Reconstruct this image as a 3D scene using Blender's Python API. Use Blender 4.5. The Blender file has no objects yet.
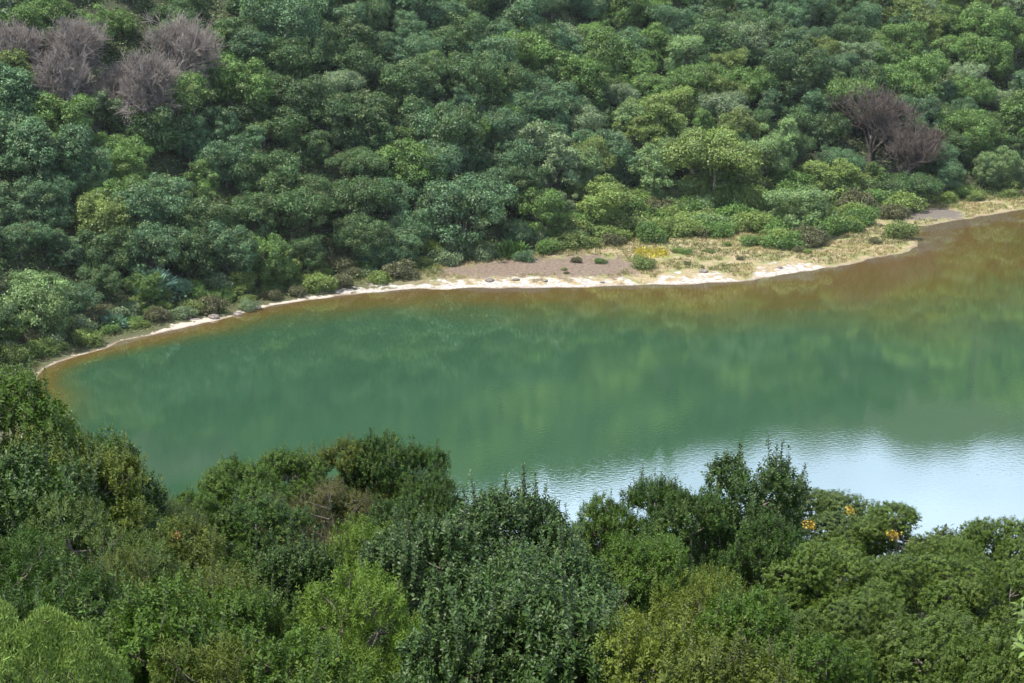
import bpy, math, random
import numpy as np
R_ = math.radians
sc = bpy.context.scene
COL = sc.collection
W, H = 1024, 683
FOC = 1911.0
CAMZ = 70.0
PITCH = R_(13.69)
# ------------------------------------------------------------------ camera
cd = bpy.data.cameras.new('camera')
cam = bpy.data.objects.new('camera', cd); COL.objects.link(cam)
cam.location = (0, 0, CAMZ)
cam.rotation_euler = (math.pi/2 - PITCH, 0, 0)
cd.sensor_width = 36.0
cd.lens = 36.0 * FOC / W
cd.clip_start = 0.1; cd.clip_end = 9000
sc.camera = cam
FW = np.array([0, math.cos(PITCH), -math.sin(PITCH)])
UP = np.array([0, math.sin(PITCH), math.cos(PITCH)])

def ray(px, py):
    d = FW*FOC + np.array([1.0, 0, 0])*(px-W/2) - UP*(py-H/2)
    return d/np.linalg.norm(d)
def on_z(px, py, z=0.0):
    d = ray(px, py); t = (z-CAMZ)/d[2]
    return np.array([0, 0, CAMZ]) + d*t
def at_y(px, py, Y):
    d = ray(px, py); t = Y/d[1]
    return np.array([0, 0, CAMZ]) + d*t
def proj(p):
    v = np.asarray(p, float) - np.array([0, 0, CAMZ])
    z = v@FW
    return W/2 + FOC*v[0]/z, H/2 - FOC*(v@UP)/z

# ------------------------------------------------------------------ noise and distance
def vnoise(x, y, seed=0):
    x = np.asarray(x, float); y = np.asarray(y, float)
    xi = np.floor(x).astype(np.int64); yi = np.floor(y).astype(np.int64)
    fx = x-xi; fy = y-yi
    fx = fx*fx*(3-2*fx); fy = fy*fy*(3-2*fy)
    def h(a, b):
        n = (a*374761393 + b*668265263 + seed*982451653) & 0xffffffff
        n = ((n ^ (n >> 13))*1274126177) & 0xffffffff
        n = n ^ (n >> 16)
        return (n & 0xffff)/65535.0*2-1
    a = h(xi, yi); b = h(xi+1, yi); c = h(xi, yi+1); d = h(xi+1, yi+1)
    return (a*(1-fx)+b*fx)*(1-fy) + (c*(1-fx)+d*fx)*fy
def sstep(x, a, b):
    t = np.clip((x-a)/(b-a), 0, 1); return t*t*(3-2*t)

def sdist(x, y, poly):
    """signed distance, positive outside the closed polygon"""
    x = np.asarray(x, float); y = np.asarray(y, float)
    best = np.full(x.shape, 1e18); inside = np.zeros(x.shape, bool)
    n = len(poly)
    for i in range(n):
        ax, ay = poly[i]; bx, by = poly[(i+1) % n]
        dx, dy = bx-ax, by-ay
        t = np.clip(((x-ax)*dx+(y-ay)*dy)/(dx*dx+dy*dy+1e-12), 0, 1)
        d = (x-ax-t*dx)**2 + (y-ay-t*dy)**2
        best = np.minimum(best, d)
        if ay != by:
            c = ((ay > y) != (by > y)) & (x < (bx-ax)*(y-ay)/(by-ay)+ax)
            inside ^= c
    d = np.sqrt(best)
    return np.where(inside, -d, d)

def gp(l): return [tuple(on_z(a, b)[:2]) for a, b in l]
SHORE = gp([(20, 478), (28, 430), (36, 400), (37, 381), (42, 371), (62, 361), (90, 352), (125, 342), (158, 333), (196, 325),
            (225, 318), (262, 309), (300, 301), (330, 297), (372, 292), (420, 289.5), (470, 288.5), (520, 287.5), (575, 287.5),
            (630, 286), (652, 284.5), (690, 284), (722, 283), (755, 281), (778, 276), (800, 272), (830, 268), (858, 262),
            (885, 256), (908, 251), (918, 246), (917, 240), (908, 235), (905, 230), (912, 226), (935, 224), (965, 219), (990, 214), (1024, 209)])
LAKE = SHORE + [(165, 432), (215, 440), (262, 425), (300, 380), (305, 300), (270, 220), (200, 180), (120, 165), (30, 160), (-40, 168), (-62, 185)]
TOE = gp([(-30, 478), (-25, 430), (-15, 400), (0, 378), (38, 354), (80, 340), (130, 326), (190, 313), (250, 300), (310, 288), (370, 279),
          (430, 268), (500, 259), (560, 250), (610, 240), (660, 224), (720, 220), (770, 219), (820, 214), (858, 208), (885, 207),
          (915, 207), (960, 203), (1000, 197), (1024, 191)])
TOE = TOE + [(190, 462), (240, 470), (290, 450), (330, 390), (335, 290), (300, 200), (220, 165), (120, 150), (30, 145), (-60, 150), (-85, 185)]
MUD = gp([(425, 277), (450, 270), (490, 265), (540, 262), (590, 258), (625, 262), (640, 269), (620, 279), (540, 279), (470, 280)])
SILT = gp([(903, 212), (930, 211), (965, 214), (958, 219), (925, 221), (905, 221)])

def near_profile(x, y):
    z = np.interp(y, [-2500, -400, -40, -4, .8, 9, 27, 65, 90, 165, 200], [20, 40, 66, 68.5, 68.0, 60.5, 50.6, 44.4, 34, 0.5, 0.0])
    z = z + 1.2*np.exp(-((x+14)/8.0)**2)*np.exp(-((y-46)/16.0)**2)
    z = z + sstep(y, 10, 40)*(1-sstep(y, 60, 120))*0.8*vnoise(x/9, y/9, 3)
    return z

def height(x, y, parts=False):
    x = np.asarray(x, float); y = np.asarray(y, float)
    jag = 0.9*vnoise(x/6.0, y/6.0, 11) + 0.5*vnoise(x/2.3, y/2.3, 12)
    sl0 = sdist(x, y, LAKE)
    sl = sl0 + jag*np.exp(-np.abs(sl0)/12)*sstep(y, 200, 250)
    st = sdist(x, y, TOE)
    hb = np.where(sl > 0, 0.055*np.minimum(sl, 5)+0.018*np.clip(sl-5, 0, 60), np.maximum(0.11*sl, -6))
    hb = hb + np.where(sl > 2.5, 0.22*sstep(sl, 2.5, 6), 0) + 0.05*vnoise(x/1.7, y/1.7, 5)*sstep(sl, 0.5, 3)
    w = sstep(y, 120, 205)
    k = np.interp(x, [-300, -70, 60, 150, 400], [0.66, 0.62, 0.55, 0.55, 0.55])
    Hr = np.interp(x, [-400, -110, -62, -36, 60, 110, 200, 400], RIDGE)
    Hr = Hr + 6*vnoise(x/20.0, y*0, 21) + 5.0*vnoise(x/9.0, y*0+3, 22)
    sp = np.maximum(st, 0)
    raw = k*sp + 5.5*vnoise(x/46.0+9, y/60.0, 31)*sstep(sp, 5, 50) + 2.4*vnoise((x+y*0.7)/17.0, (y-x*0.5)/28.0, 32)*sstep(sp, 3, 25)
    Rd = Hr/k
    over = np.maximum(sp-Rd, 0)
    hs = np.where(raw < Hr, raw, Hr + 0.0*raw) - 0.35*np.minimum(over, 260)
    hs = np.where(raw < Hr-6, raw, Hr-6 + 6*np.tanh((raw-Hr+6)/6)) - np.minimum(0.35*over, 90)
    hs = np.where(sp > 0, np.maximum(hs, 0 + 0*hs), 0)
    z = hb + w*hs + (1-w)*near_profile(x, y)
    if parts: return z, sl, st
    return z
RIDGE = [154, 162, 156, 130, 137, 148, 160, 164]

# ------------------------------------------------------------------ mesh helpers
def mesh_np(name, verts, quads=None, tris=None, fattr=None, vattr=None, mats=(), smooth=False):
    me = bpy.data.meshes.new(name)
    verts = np.asarray(verts, np.float32)
    loops = []; starts = []; n = 0
    if quads is not None and len(quads):
        q = np.asarray(quads, np.int32); loops.append(q.ravel()); starts.append(np.arange(len(q))*4); n = q.size
    if tris is not None and len(tris):
        t = np.asarray(tris, np.int32); loops.append(t.ravel()); starts.append(n+np.arange(len(t))*3)
    lp = np.concatenate(loops); st = np.concatenate(starts).astype(np.int32)
    me.vertices.add(len(verts)); me.vertices.foreach_set('co', verts.ravel())
    me.loops.add(len(lp)); me.loops.foreach_set('vertex_index', lp)
    me.polygons.add(len(st)); me.polygons.foreach_set('loop_start', st)
    for dom, d in (('FACE', fattr), ('POINT', vattr)):
        for k, v in (d or {}).items():
            a = me.attributes.new(k, 'FLOAT', dom); a.data.foreach_set('value', np.asarray(v, np.float32))
    me.update(calc_edges=True)
    for m in mats: me.materials.append(m)
    if smooth: me.polygons.foreach_set('use_smooth', np.ones(len(st), bool))
    return me
def new_obj(name, data, parent=None, loc=(0, 0, 0), rz=0.0, scale=(1, 1, 1)):
    o = bpy.data.objects.new(name, data); COL.objects.link(o)
    o.location = loc; o.rotation_euler = (0, 0, rz); o.scale = scale
    if parent is not None: o.parent = parent
    return o
def tag(o, label=None, cat=None, group=None, kind=None):
    if label: o['label'] = label
    if cat: o['category'] = cat
    if group: o['group'] = group
    if kind: o['kind'] = kind
    return o
def nrm(a): return a/np.maximum(np.linalg.norm(a, axis=-1, keepdims=True), 1e-9)

def leaves(P, D, N, L, Wd, shape=4, fold=0.15, droop=0.0):
    """P base, D axis, N normal (n,3); L, Wd (n,) -> verts, quads"""
    n = len(P); L = L[:, None]; Wd = Wd[:, None]
    S = nrm(np.cross(D, N)); N = np.cross(S, D)
    if shape == 4:
        V = np.stack([P, P+D*L*0.5+S*Wd*0.5+N*fold*Wd, P+D*L-N*droop*L, P+D*L*0.5-S*Wd*0.5+N*fold*Wd], 1).reshape(-1, 3)
        Q = np.arange(n*4).reshape(n, 4)
        return V, Q, 1
    V = np.stack([P,
                  P+D*L*0.33+S*Wd*0.46+N*fold*Wd-N*droop*L*.15, P+D*L*0.72+S*Wd*0.40+N*fold*Wd-N*droop*L*.5, P+D*L-N*droop*L,
                  P+D*L*0.72-S*Wd*0.40+N*fold*Wd-N*droop*L*.5, P+D*L*0.33-S*Wd*0.46+N*fold*Wd-N*droop*L*.15], 1).reshape(-1, 3)
    b = (np.arange(n)*6)[:, None]
    Q = np.concatenate([b+np.array([[0, 1, 2, 3]]), b+np.array([[3, 4, 5, 0]])], 1).reshape(-1, 4)
    return V, Q, 2

def tube(pts, rad, sides=5):
    pts = np.asarray(pts, float); m = len(pts)
    T = nrm(np.gradient(pts, axis=0))
    ref = np.where(np.abs(T[:, 2:3]) > 0.9, np.array([[1., 0, 0]]), np.array([[0, 0, 1.]]))
    A = nrm(np.cross(T, ref)); B = np.cross(T, A)
    th = np.arange(sides)/sides*2*math.pi
    V = pts[:, None, :] + (A[:, None, :]*np.cos(th)[None, :, None] + B[:, None, :]*np.sin(th)[None, :, None])*np.asarray(rad)[:, None, None]
    V = V.reshape(-1, 3); Q = []
    for i in range(m-1):
        for j in range(sides):
            Q.append((i*sides+j, i*sides+(j+1) % sides, (i+1)*sides+(j+1) % sides, (i+1)*sides+j))
    return V, np.array(Q)
class Acc:
    def __init__(s): s.V = []; s.Q = []; s.n = 0
    def add(s, V, Q): s.V.append(V); s.Q.append(Q+s.n); s.n += len(V)
    def mesh(s, name, mats, smooth=True): return mesh_np(name, np.concatenate(s.V), np.concatenate(s.Q), mats=mats, smooth=smooth)

def sph(rng, n, upb=0.0):
    v = nrm(rng.normal(size=(n, 3)))
    if upb: v[:, 2] += upb; v = nrm(v)
    return v
def on_union(rng, C, Rr, n, keep=0.92, upb=0.25, flat=1.0):
    """points on the outer surface of the union of spheres"""
    out_p = []; out_n = []; out_i = []; got = 0
    w = Rr**2/np.sum(Rr**2)
    while got < n:
        m = int((n-got)*2)+200
        i = rng.choice(len(C), m, p=w)
        d = sph(rng, m, upb)
        d2 = d*np.array([1, 1, flat])
        p = C[i]+d2*Rr[i][:, None]
        dist = np.linalg.norm((p[:, None, :]-C[None])/np.array([1, 1, flat]), axis=2)/Rr[None]
        ok = dist.min(1) > keep
        out_p.append(p[ok]); out_n.append(d[ok]); out_i.append(i[ok]); got += ok.sum()
    return np.concatenate(out_p)[:n], np.concatenate(out_n)[:n], np.concatenate(out_i)[:n]

# ------------------------------------------------------------------ materials
def nt(name):
    m = bpy.data.materials.new(name); m.use_nodes = True
    t = m.node_tree; t.nodes.clear(); return m, t
def N(t, typ, **kw):
    n = t.nodes.new(typ)
    for k, v in kw.items():
        if k.startswith('i_'): n.inputs[k[2:].replace('_', ' ')].default_value = v
        else: setattr(n, k, v)
    return n
def mixc(t, a, b, f, mode='MIX'):
    n = t.nodes.new('ShaderNodeMix'); n.data_type = 'RGBA'; n.blend_type = mode
    for sock, v in ((n.inputs[0], f), (n.inputs[6], a), (n.inputs[7], b)):
        if hasattr(v, 'links'): t.links.new(v, sock)
        else: sock.default_value = v if not isinstance(v, tuple) or len(v) == 4 else (*v, 1)
    return n.outputs[2]
def math_(t, op, a, b=0.0, c=0.0, clamp=False):
    n = t.nodes.new('ShaderNodeMath'); n.operation = op; n.use_clamp = clamp
    for i, v in enumerate((a, b, c)):
        if hasattr(v, 'links'): t.links.new(v, n.inputs[i])
        else: n.inputs[i].default_value = v
    return n.outputs[0]
def mapr(t, v, a, b, c=0.0, d=1.0, smooth=True):
    n = t.nodes.new('ShaderNodeMapRange'); n.interpolation_type = 'SMOOTHSTEP' if smooth else 'LINEAR'
    t.links.new(v, n.inputs[0])
    for i, x in enumerate((a, b, c, d)):
        if hasattr(x, 'links'): t.links.new(x, n.inputs[i+1])
        else: n.inputs[i+1].default_value = x
    return n.outputs[0]
def noise(t, vec, scale, detail=3.0, rough=0.55, dist=0.0):
    n = t.nodes.new('ShaderNodeTexNoise'); n.inputs['Scale'].default_value = scale
    n.inputs['Detail'].default_value = detail; n.inputs['Roughness'].default_value = rough; n.inputs['Distortion'].default_value = dist
    t.links.new(vec, n.inputs['Vector']); return n.outputs['Fac']
def attr(t, name, typ='GEOMETRY'):
    n = t.nodes.new('ShaderNodeAttribute'); n.attribute_name = name; n.attribute_type = typ; return n
def surf(t, s):
    o = t.nodes.new('ShaderNodeOutputMaterial'); t.links.new(s, o.inputs['Surface'])

def leaf_mat(name, warm=0.35, trans=0.28, rough=0.42, spec=0.5, vlo=0.55, vhi=1.5, tips=(0.30, 0.30, 0.10), tipf=0.35):
    m, t = nt(name)
    tint = attr(t, 'tint', 'INSTANCER').outputs['Color']
    v = attr(t, 'v').outputs['Fac']; w = attr(t, 'w').outputs['Fac']
    base = mixc(t, tint, (1, 1, 1), 1.0, 'MULTIPLY')
    sc_ = mapr(t, v, 0.0, 1.0, vlo, vhi, False)
    vm = t.nodes.new('ShaderNodeVectorMath'); vm.operation = 'SCALE'
    t.links.new(base, vm.inputs[0]); t.links.new(sc_, vm.inputs['Scale'])
    c = vm.outputs[0]
    # a share of young / yellowing leaves, clump by clump
    yf = math_(t, 'MULTIPLY', mapr(t, w, 0.62, 1.0), tipf)
    c2 = mixc(t, c, (*tips, 1), yf)
    p = N(t, 'ShaderNodeBsdfPrincipled'); p.inputs['Roughness'].default_value = rough; p.inputs['Specular IOR Level'].default_value = spec
    t.links.new(c2, p.inputs['Base Color'])
    tr = N(t, 'ShaderNodeBsdfTranslucent')
    tc = mixc(t, c2, (1.0, 1.1, 0.45, 1), 1.0, 'MULTIPLY')
    t.links.new(tc, tr.inputs['Color'])
    mx = N(t, 'ShaderNodeMixShader'); mx.inputs[0].default_value = trans
    t.links.new(p.outputs[0], mx.inputs[1]); t.links.new(tr.outputs[0], mx.inputs[2])
    surf(t, mx.outputs[0]); return m
def bark_mat(name, c1, c2, scale=6):
    m, t = nt(name); g = N(t, 'ShaderNodeNewGeometry')
    f = noise(t, g.outputs['Position'], scale, 4)
    c = mixc(t, (*c1, 1), (*c2, 1), mapr(t, f, .35, .65))
    p = N(t, 'ShaderNodeBsdfPrincipled'); p.inputs['Roughness'].default_value = .85
    t.links.new(c, p.inputs['Base Color']); surf(t, p.outputs[0]); return m
M_FAR = leaf_mat('far_foliage', trans=0.22, rough=0.5, spec=.35, vlo=0.45, vhi=1.9, tips=(0.20, 0.22, 0.07), tipf=0.45)
M_NEAR = leaf_mat('near_foliage', trans=0.25, rough=0.48, spec=.22, vlo=0.6, vhi=1.5, tips=(0.22, 0.24, 0.06), tipf=0.6)
M_CLUSIA = leaf_mat('leathery_foliage', trans=0.15, rough=0.42, spec=.30, vlo=0.6, vhi=1.5, tips=(0.24, 0.24, 0.10), tipf=0.3)
M_GRASS = leaf_mat('dry_grass_blades', trans=0.2, rough=0.6, vlo=0.6, vhi=1.4, tips=(0.34, 0.27, 0.12), tipf=0.85)
M_BARK = bark_mat('bark', (0.10, 0.08, 0.06), (0.22, 0.19, 0.15))
M_DEAD = bark_mat('grey_dead_wood', (0.165, 0.14, 0.118), (0.27, 0.23, 0.20), .6)
M_DEADBR = bark_mat('brown_dead_wood', (0.07, 0.055, 0.042), (0.13, 0.10, 0.082), .6)

def flower_mat(name, c):
    m, t = nt(name); v = attr(t, 'v').outputs['Fac']
    cc = mixc(t, (c[0]*.7, c[1]*.6, c[2]*.6, 1), (*c, 1), v)
    p = N(t, 'ShaderNodeBsdfPrincipled'); p.inputs['Roughness'].default_value = .6
    t.links.new(cc, p.inputs['Base Color']); surf(t, p.outputs[0]); return m
M_YEL = flower_mat('yellow_blossom', (0.50, 0.36, 0.03))
M_ORA = flower_mat('orange_leaves', (0.40, 0.16, 0.05))
M_GOLD = flower_mat('yellow_herb', (0.44, 0.40, 0.03))

# ------------------------------------------------------------------ terrain
def axis(segs):
    out = []
    for a, b, s in segs: out.append(np.arange(a, b, s))
    return np.concatenate(out+[[segs[-1][1]]])
xs = axis([(-2600, -600, 120), (-600, -200, 14), (-200, -110, 3), (-110, 135, 0.8), (135, 220, 3), (220, 620, 14), (620, 2600, 120)])
ys = axis([(-2600, -200, 150), (-200, -6, 12), (-6, 100, 1.5), (100, 240, 5), (240, 300, .9), (300, 420, 0.8), (420, 520, 3), (520, 900, 12), (900, 2700, 120)])
X, Y = np.meshgrid(xs, ys)
Z, SL, ST = height(X.ravel(), Y.ravel(), True)
nx, ny = len(xs), len(ys)
idx = np.arange(nx*ny).reshape(ny, nx)
Q = np.stack([idx[:-1, :-1], idx[:-1, 1:], idx[1:, 1:], idx[1:, :-1]], -1).reshape(-1, 4)
# width of the pale sand along the shore, by place
pxs, _ = (W/2 + FOC*X.ravel()/np.maximum(Y.ravel(), 50)/1.03, 0)
SAND_X = [xy[0] for xy in gp([(40, 370), (150, 335), (175, 330), (205, 323), (225, 318), (300, 301), (340, 296), (400, 290), (470, 288), (560, 287), (626, 286), (640, 285), (645, 284), (668, 284), (700, 283), (722, 283), (740, 281), (752, 281), (765, 279), (800, 272), (830, 268), (900, 252)])]
SAND_W = [.6, .8, 3.4, 3.4, 1.3, 2.6, 3.8, 5.0, 6.3, 6.3, 5.0, 1., .5, 7.0, 8.0, 7, .8, .8, 7.0, 7.0, .6, .3]
sw = np.interp(X.ravel(), SAND_X, SAND_W)
mud = sdist(X.ravel(), Y.ravel(), MUD); silt = sdist(X.ravel(), Y.ravel(), SILT)

mg, t = nt('ground_material')
g = N(t, 'ShaderNodeNewGeometry'); P = g.outputs['Position']
sl = attr(t, 'shore').outputs['Fac']; st = attr(t, 'toe').outputs['Fac']
mu = attr(t, 'mud').outputs['Fac']; swn = attr(t, 'sandw').outputs['Fac']; si = attr(t, 'silt').outputs['Fac']
n1 = noise(t, P, 0.35, 5, .6); n2 = noise(t, P, 1.6, 4, .6); n3 = noise(t, P, 0.12, 3)
forest = mixc(t, (0.020, 0.024, 0.010), (0.045, 0.055, 0.018), n1)
dry = mixc(t, (0.20, 0.155, 0.08), (0.32, 0.26, 0.15), mapr(t, n2, .35, .65))
green = mixc(t, (0.13, 0.14, 0.045), (0.20, 0.20, 0.07), n2)
flat = mixc(t, dry, green, mapr(t, n1, .45, .60))
px_ = N(t, 'ShaderNodeSeparateXYZ'); t.links.new(P, px_.inputs[0])
herb_ = mixc(t, (0.035, 0.042, 0.016), (0.09, 0.09, 0.035), n2)
flat = mixc(t, herb_, flat, mapr(t, px_.outputs[0], -30, -2))
c = mixc(t, flat, forest, mapr(t, math_(t, 'ADD', st, math_(t, 'MULTIPLY', n1, 6)), 0.0, 6.0))
mudc = mixc(t, (0.085, 0.062, 0.042), (0.19, 0.14, 0.10), mapr(t, n2, .3, .7))
mu = math_(t, 'ADD', mu, math_(t, 'MULTIPLY', math_(t, 'SUBTRACT', n2, .5), 9))
si = math_(t, 'ADD', si, math_(t, 'MULTIPLY', math_(t, 'SUBTRACT', n2, .5), 10))
c = mixc(t, c, mudc, mapr(t, math_(t, 'ADD', mu, math_(t, 'MULTIPLY', math_(t, 'SUBTRACT', n1, .5), 22)), -1.5, 2.5, 1, 0))
siltc = mixc(t, (0.075, 0.064, 0.052), (0.15, 0.125, 0.10), n2)
c = mixc(t, c, siltc, mapr(t, math_(t, 'ADD', si, math_(t, 'MULTIPLY', math_(t, 'SUBTRACT', n1, .5), 16)), -1, 1.5, 1, 0))
sand = mixc(t, (0.24, 0.20, 0.16), (0.44, 0.42, 0.385), mapr(t, n2, .38, .60))
sand = mixc(t, mixc(t, (0.30, 0.25, 0.20), (0.48, 0.42, 0.36), n2), sand, mapr(t, px_.outputs[0], -44, -20))
sandedge = math_(t, 'SUBTRACT', sl, math_(t, 'MULTIPLY', swn, mapr(t, n1, .35, .65, .15, 1.2)))
sandedge = math_(t, 'ADD', sandedge, math_(t, 'MULTIPLY', math_(t, 'SUBTRACT', n2, .5), 3.5))
sandf = mapr(t, sandedge, -.3, .3, 1, 0)
sparse = mapr(t, n2, .60, .66, 1, .15)
c = mixc(t, c, sand, math_(t, 'MULTIPLY', sandf, sparse))
wet = mixc(t, (0.11, 0.080, 0.050), (0.20, 0.145, 0.095), n2)
c = mixc(t, c, wet, mapr(t, math_(t, 'ADD', sl, math_(t, 'MULTIPLY', math_(t, 'SUBTRACT', n1, .5), 2.5)), -0.1, 1.0, 1, 0))
p = N(t, 'ShaderNodeBsdfPrincipled'); p.inputs['Roughness'].default_value = .9
t.links.new(c, p.inputs['Base Color'])
b = N(t, 'ShaderNodeBump'); b.inputs['Strength'].default_value = .6; b.inputs['Distance'].default_value = .25
t.links.new(n2, b.inputs['Height']); t.links.new(b.outputs[0], p.inputs['Normal'])
surf(t, p.outputs[0])
gm = mesh_np('ground', np.stack([X.ravel(), Y.ravel(), Z], 1), Q, vattr={'shore': SL, 'toe': ST, 'mud': mud, 'sandw': sw, 'silt': silt}, mats=[mg], smooth=True)
tag(new_obj('ground', gm), kind='structure')

# ------------------------------------------------------------------ lake
lx = axis([(-110, 340, 2.0)]); ly = axis([(140, 480, 2.0)])
LX, LY = np.meshgrid(lx, ly)
lsd = sdist(LX.ravel(), LY.ravel(), LAKE)
li = np.arange(LX.size).reshape(LX.shape)
LQ = np.stack([li[:-1, :-1], li[:-1, 1:], li[1:, 1:], li[1:, :-1]], -1).reshape(-1, 4)
keep = (lsd[LQ] < 9).any(1)
shw = np.interp(LX.ravel(), [-90, -68, -40, 0, 40, 75, 105, 140], [3, 4.5, 10, 27, 36, 50, 58, 58])  # width of the shallows
mw, t = nt('lake_water')
g = N(t, 'ShaderNodeNewGeometry'); P = g.outputs['Position']
sd = attr(t, 'shore').outputs['Fac']; sh = attr(t, 'shelf').outputs['Fac']
mp = N(t, 'ShaderNodeMapping'); mp.inputs['Scale'].default_value = (1.0, 0.55, 1); t.links.new(P, mp.inputs['Vector'])
n1 = noise(t, P, 0.05, 4, .6, .5); n2 = noise(t, mp.outputs[0], 0.25, 4, .6)
dd = math_(t, 'DIVIDE', math_(t, 'MULTIPLY', sd, -1), sh)       # 0 at the shore, 1 at the edge of the shelf
dn = math_(t, 'ADD', dd, math_(t, 'MULTIPLY', math_(t, 'SUBTRACT', n1, .5), .75))
dn = math_(t, 'ADD', dn, math_(t, 'MULTIPLY', math_(t, 'SUBTRACT', n2, .5), .25))
cr = N(t, 'ShaderNodeValToRGB'); t.links.new(dn, cr.inputs[0])
dn = math_(t, 'MULTIPLY', dn, .84)
t.links.new(dn, cr.inputs[0])
e = cr.color_ramp.elements
e[0].position = 0.0; e[0].color = (0.115, 0.090, 0.058, 1)
e[1].position = 1.0; e[1].color = WATER = (0.027, 0.068, 0.034, 1)
for pos, col in ((.08, (0.098, 0.066, 0.022, 1)), (.36, (0.080, 0.068, 0.018, 1)), (.66, (0.046, 0.070, 0.026, 1))):
    x = e.new(pos); x.color = col
deep = mixc(t, cr.outputs[0], (0.019, 0.063, 0.039, 1), mapr(t, dd, 1.2, 4.5))
p = N(t, 'ShaderNodeBsdfPrincipled'); p.inputs['Roughness'].default_value = .02; p.inputs['IOR'].default_value = 2.05
t.links.new(deep, p.inputs['Base Color'])
m2 = N(t, 'ShaderNodeMapping'); m2.inputs['Scale'].default_value = (0.8, 1.0, 1); t.links.new(P, m2.inputs['Vector'])
r1 = noise(t, m2.outputs[0], 2.0, 3, .5); r2 = noise(t, P, 0.03, 2)
amp = mapr(t, r2, .35, .65, .5, 1.0)
amp2 = mapr(t, N(t, 'ShaderNodeSeparateXYZ').outputs[1], 0, 1)
sx = N(t, 'ShaderNodeSeparateXYZ'); t.links.new(P, sx.inputs[0])
amp = math_(t, 'MULTIPLY', amp, mapr(t, sx.outputs[1], 225, 300, 1.0, .3))
bp = N(t, 'ShaderNodeBump'); bp.inputs['Distance'].default_value = .008
t.links.new(amp, bp.inputs['Strength']); t.links.new(r1, bp.inputs['Height'])
t.links.new(bp.outputs[0], p.inputs['Normal']); surf(t, p.outputs[0])
used = np.unique(LQ[keep]); remap = -np.ones(LX.size, int); remap[used] = np.arange(len(used))
lm = mesh_np('lake', np.stack([LX.ravel()[used], LY.ravel()[used], 0*LX.ravel()[used]], 1), remap[LQ[keep]],
             vattr={'shore': lsd[used], 'shelf': shw[used]}, mats=[mw], smooth=True)
tag(new_obj('lake', lm), kind='structure')

# ------------------------------------------------------------------ tree prototypes
PROTO = {}
def limbs(acc, rng, base, tips, r0, sides=5, below=2.0):
    base = np.array(base, float)
    fork = base*np.array([1, 1, 1])
    tr = np.array([[0, 0, -below], [0, 0, 0], [0.05*rng.normal()*base[2], 0.05*rng.normal()*base[2], base[2]*.55], fork])
    V, Qd = tube(tr, [r0*1.25, r0*1.1, r0*.85, r0*.7], sides+2); acc.add(V, Qd)
    for tp in tips:
        mid = fork*.5+tp*.5 + rng.normal(size=3)*0.08*np.linalg.norm(tp-fork) + np.array([0, 0, -.08*np.linalg.norm(tp-fork)])
        s = fork+(tr[2]-fork)*rng.uniform(0, .7)
        V, Qd = tube([s, s*.5+mid*.5+rng.normal(size=3)*.05, mid, tp], [r0*.42, r0*.36, r0*.26, r0*.12], sides); acc.add(V, Qd)

def far_tree(key, seed, kind, leaf=.27, n=19000, mat=None):
    rng = np.random.default_rng(seed)
    if kind == 'round':   A, Bz, cz, nl, upb = 4.3, 3.5, 3.8, 24, .12
    elif kind == 'flat':  A, Bz, cz, nl, upb = 5.0, 1.9, 4.7, 24, .45
    elif kind == 'tall':  A, Bz, cz, nl, upb = 3.3, 4.5, 4.5, 24, .05
    else:                 A, Bz, cz, nl, upb = 4.9, 3.1, 3.3, 30, .18
    d = sph(rng, nl, upb); rr = rng.uniform(.40, .95, nl)[:, None]
    C1 = d*rr*np.array([A, A, Bz]) + np.array([0, 0, cz]); R1 = rng.uniform(.20, .44, nl)*min(A, Bz*1.5)*(1.15-.35*rr[:, 0]); C1 = C1*np.array([rng.uniform(.8, 1.15), rng.uniform(.8, 1.15), 1])
    flat = .75 if kind != 'flat' else .5
    n2 = 150
    C2, _, i2 = on_union(rng, C1, R1, n2, .9, upb, flat)
    R2 = np.clip(rng.lognormal(-.45, .38, n2), .25, 1.3)*A/4.4
    p_, n_, i_ = on_union(rng, C2, R2, n, .8, .30, .72)
    p_ = p_ + n_*(rng.exponential(.13, (n, 1))-rng.uniform(0, .4, (n, 1)))
    D = nrm(np.cross(n_, sph(rng, n)) + .35*n_ + np.array([0, 0, -.15])); Nn = nrm(n_ + .55*rng.normal(size=(n, 3)) + np.array([0, 0, .5]))
    L = leaf*rng.uniform(.6, 1.3, n)
    V, Qd, k = leaves(p_-D*L[:, None]*.5, D, Nn, L, L*rng.uniform(.45, .75, n), 4, .12)
    cv = rng.uniform(0, 1, n2)
    v = np.clip(.5*cv[i_] + .5*rng.uniform(0, 1, n), 0, 1); w = np.clip(.6*cv[i_[::-1]]*0 + .55*rng.uniform(0, 1, n2)[i_]+.5*rng.uniform(0, 1, n), 0, 1)
    crown = mesh_np('crown', V, Qd, fattr={'v': v, 'w': w}, mats=[mat or M_FAR])
    acc = Acc(); tips = C1[rng.choice(nl, min(nl, 9), replace=False)]
    limbs(acc, rng, (0, 0, max(cz-Bz*.7, 1.0)), tips, .2)
    PROTO[key] = (crown, acc.mesh('trunk', [M_BARK]), A, cz+Bz+.4)
for s in range(4):
    far_tree(f'round{s}', 100+s, 'round'); far_tree(f'spread{s}', 120+s, 'spread')
far_tree('tall2', 112, 'tall')
for s in range(2):
    far_tree(f'tall{s}', 110+s, 'tall'); far_tree(f'flat{s}', 130+s, 'flat')

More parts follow.
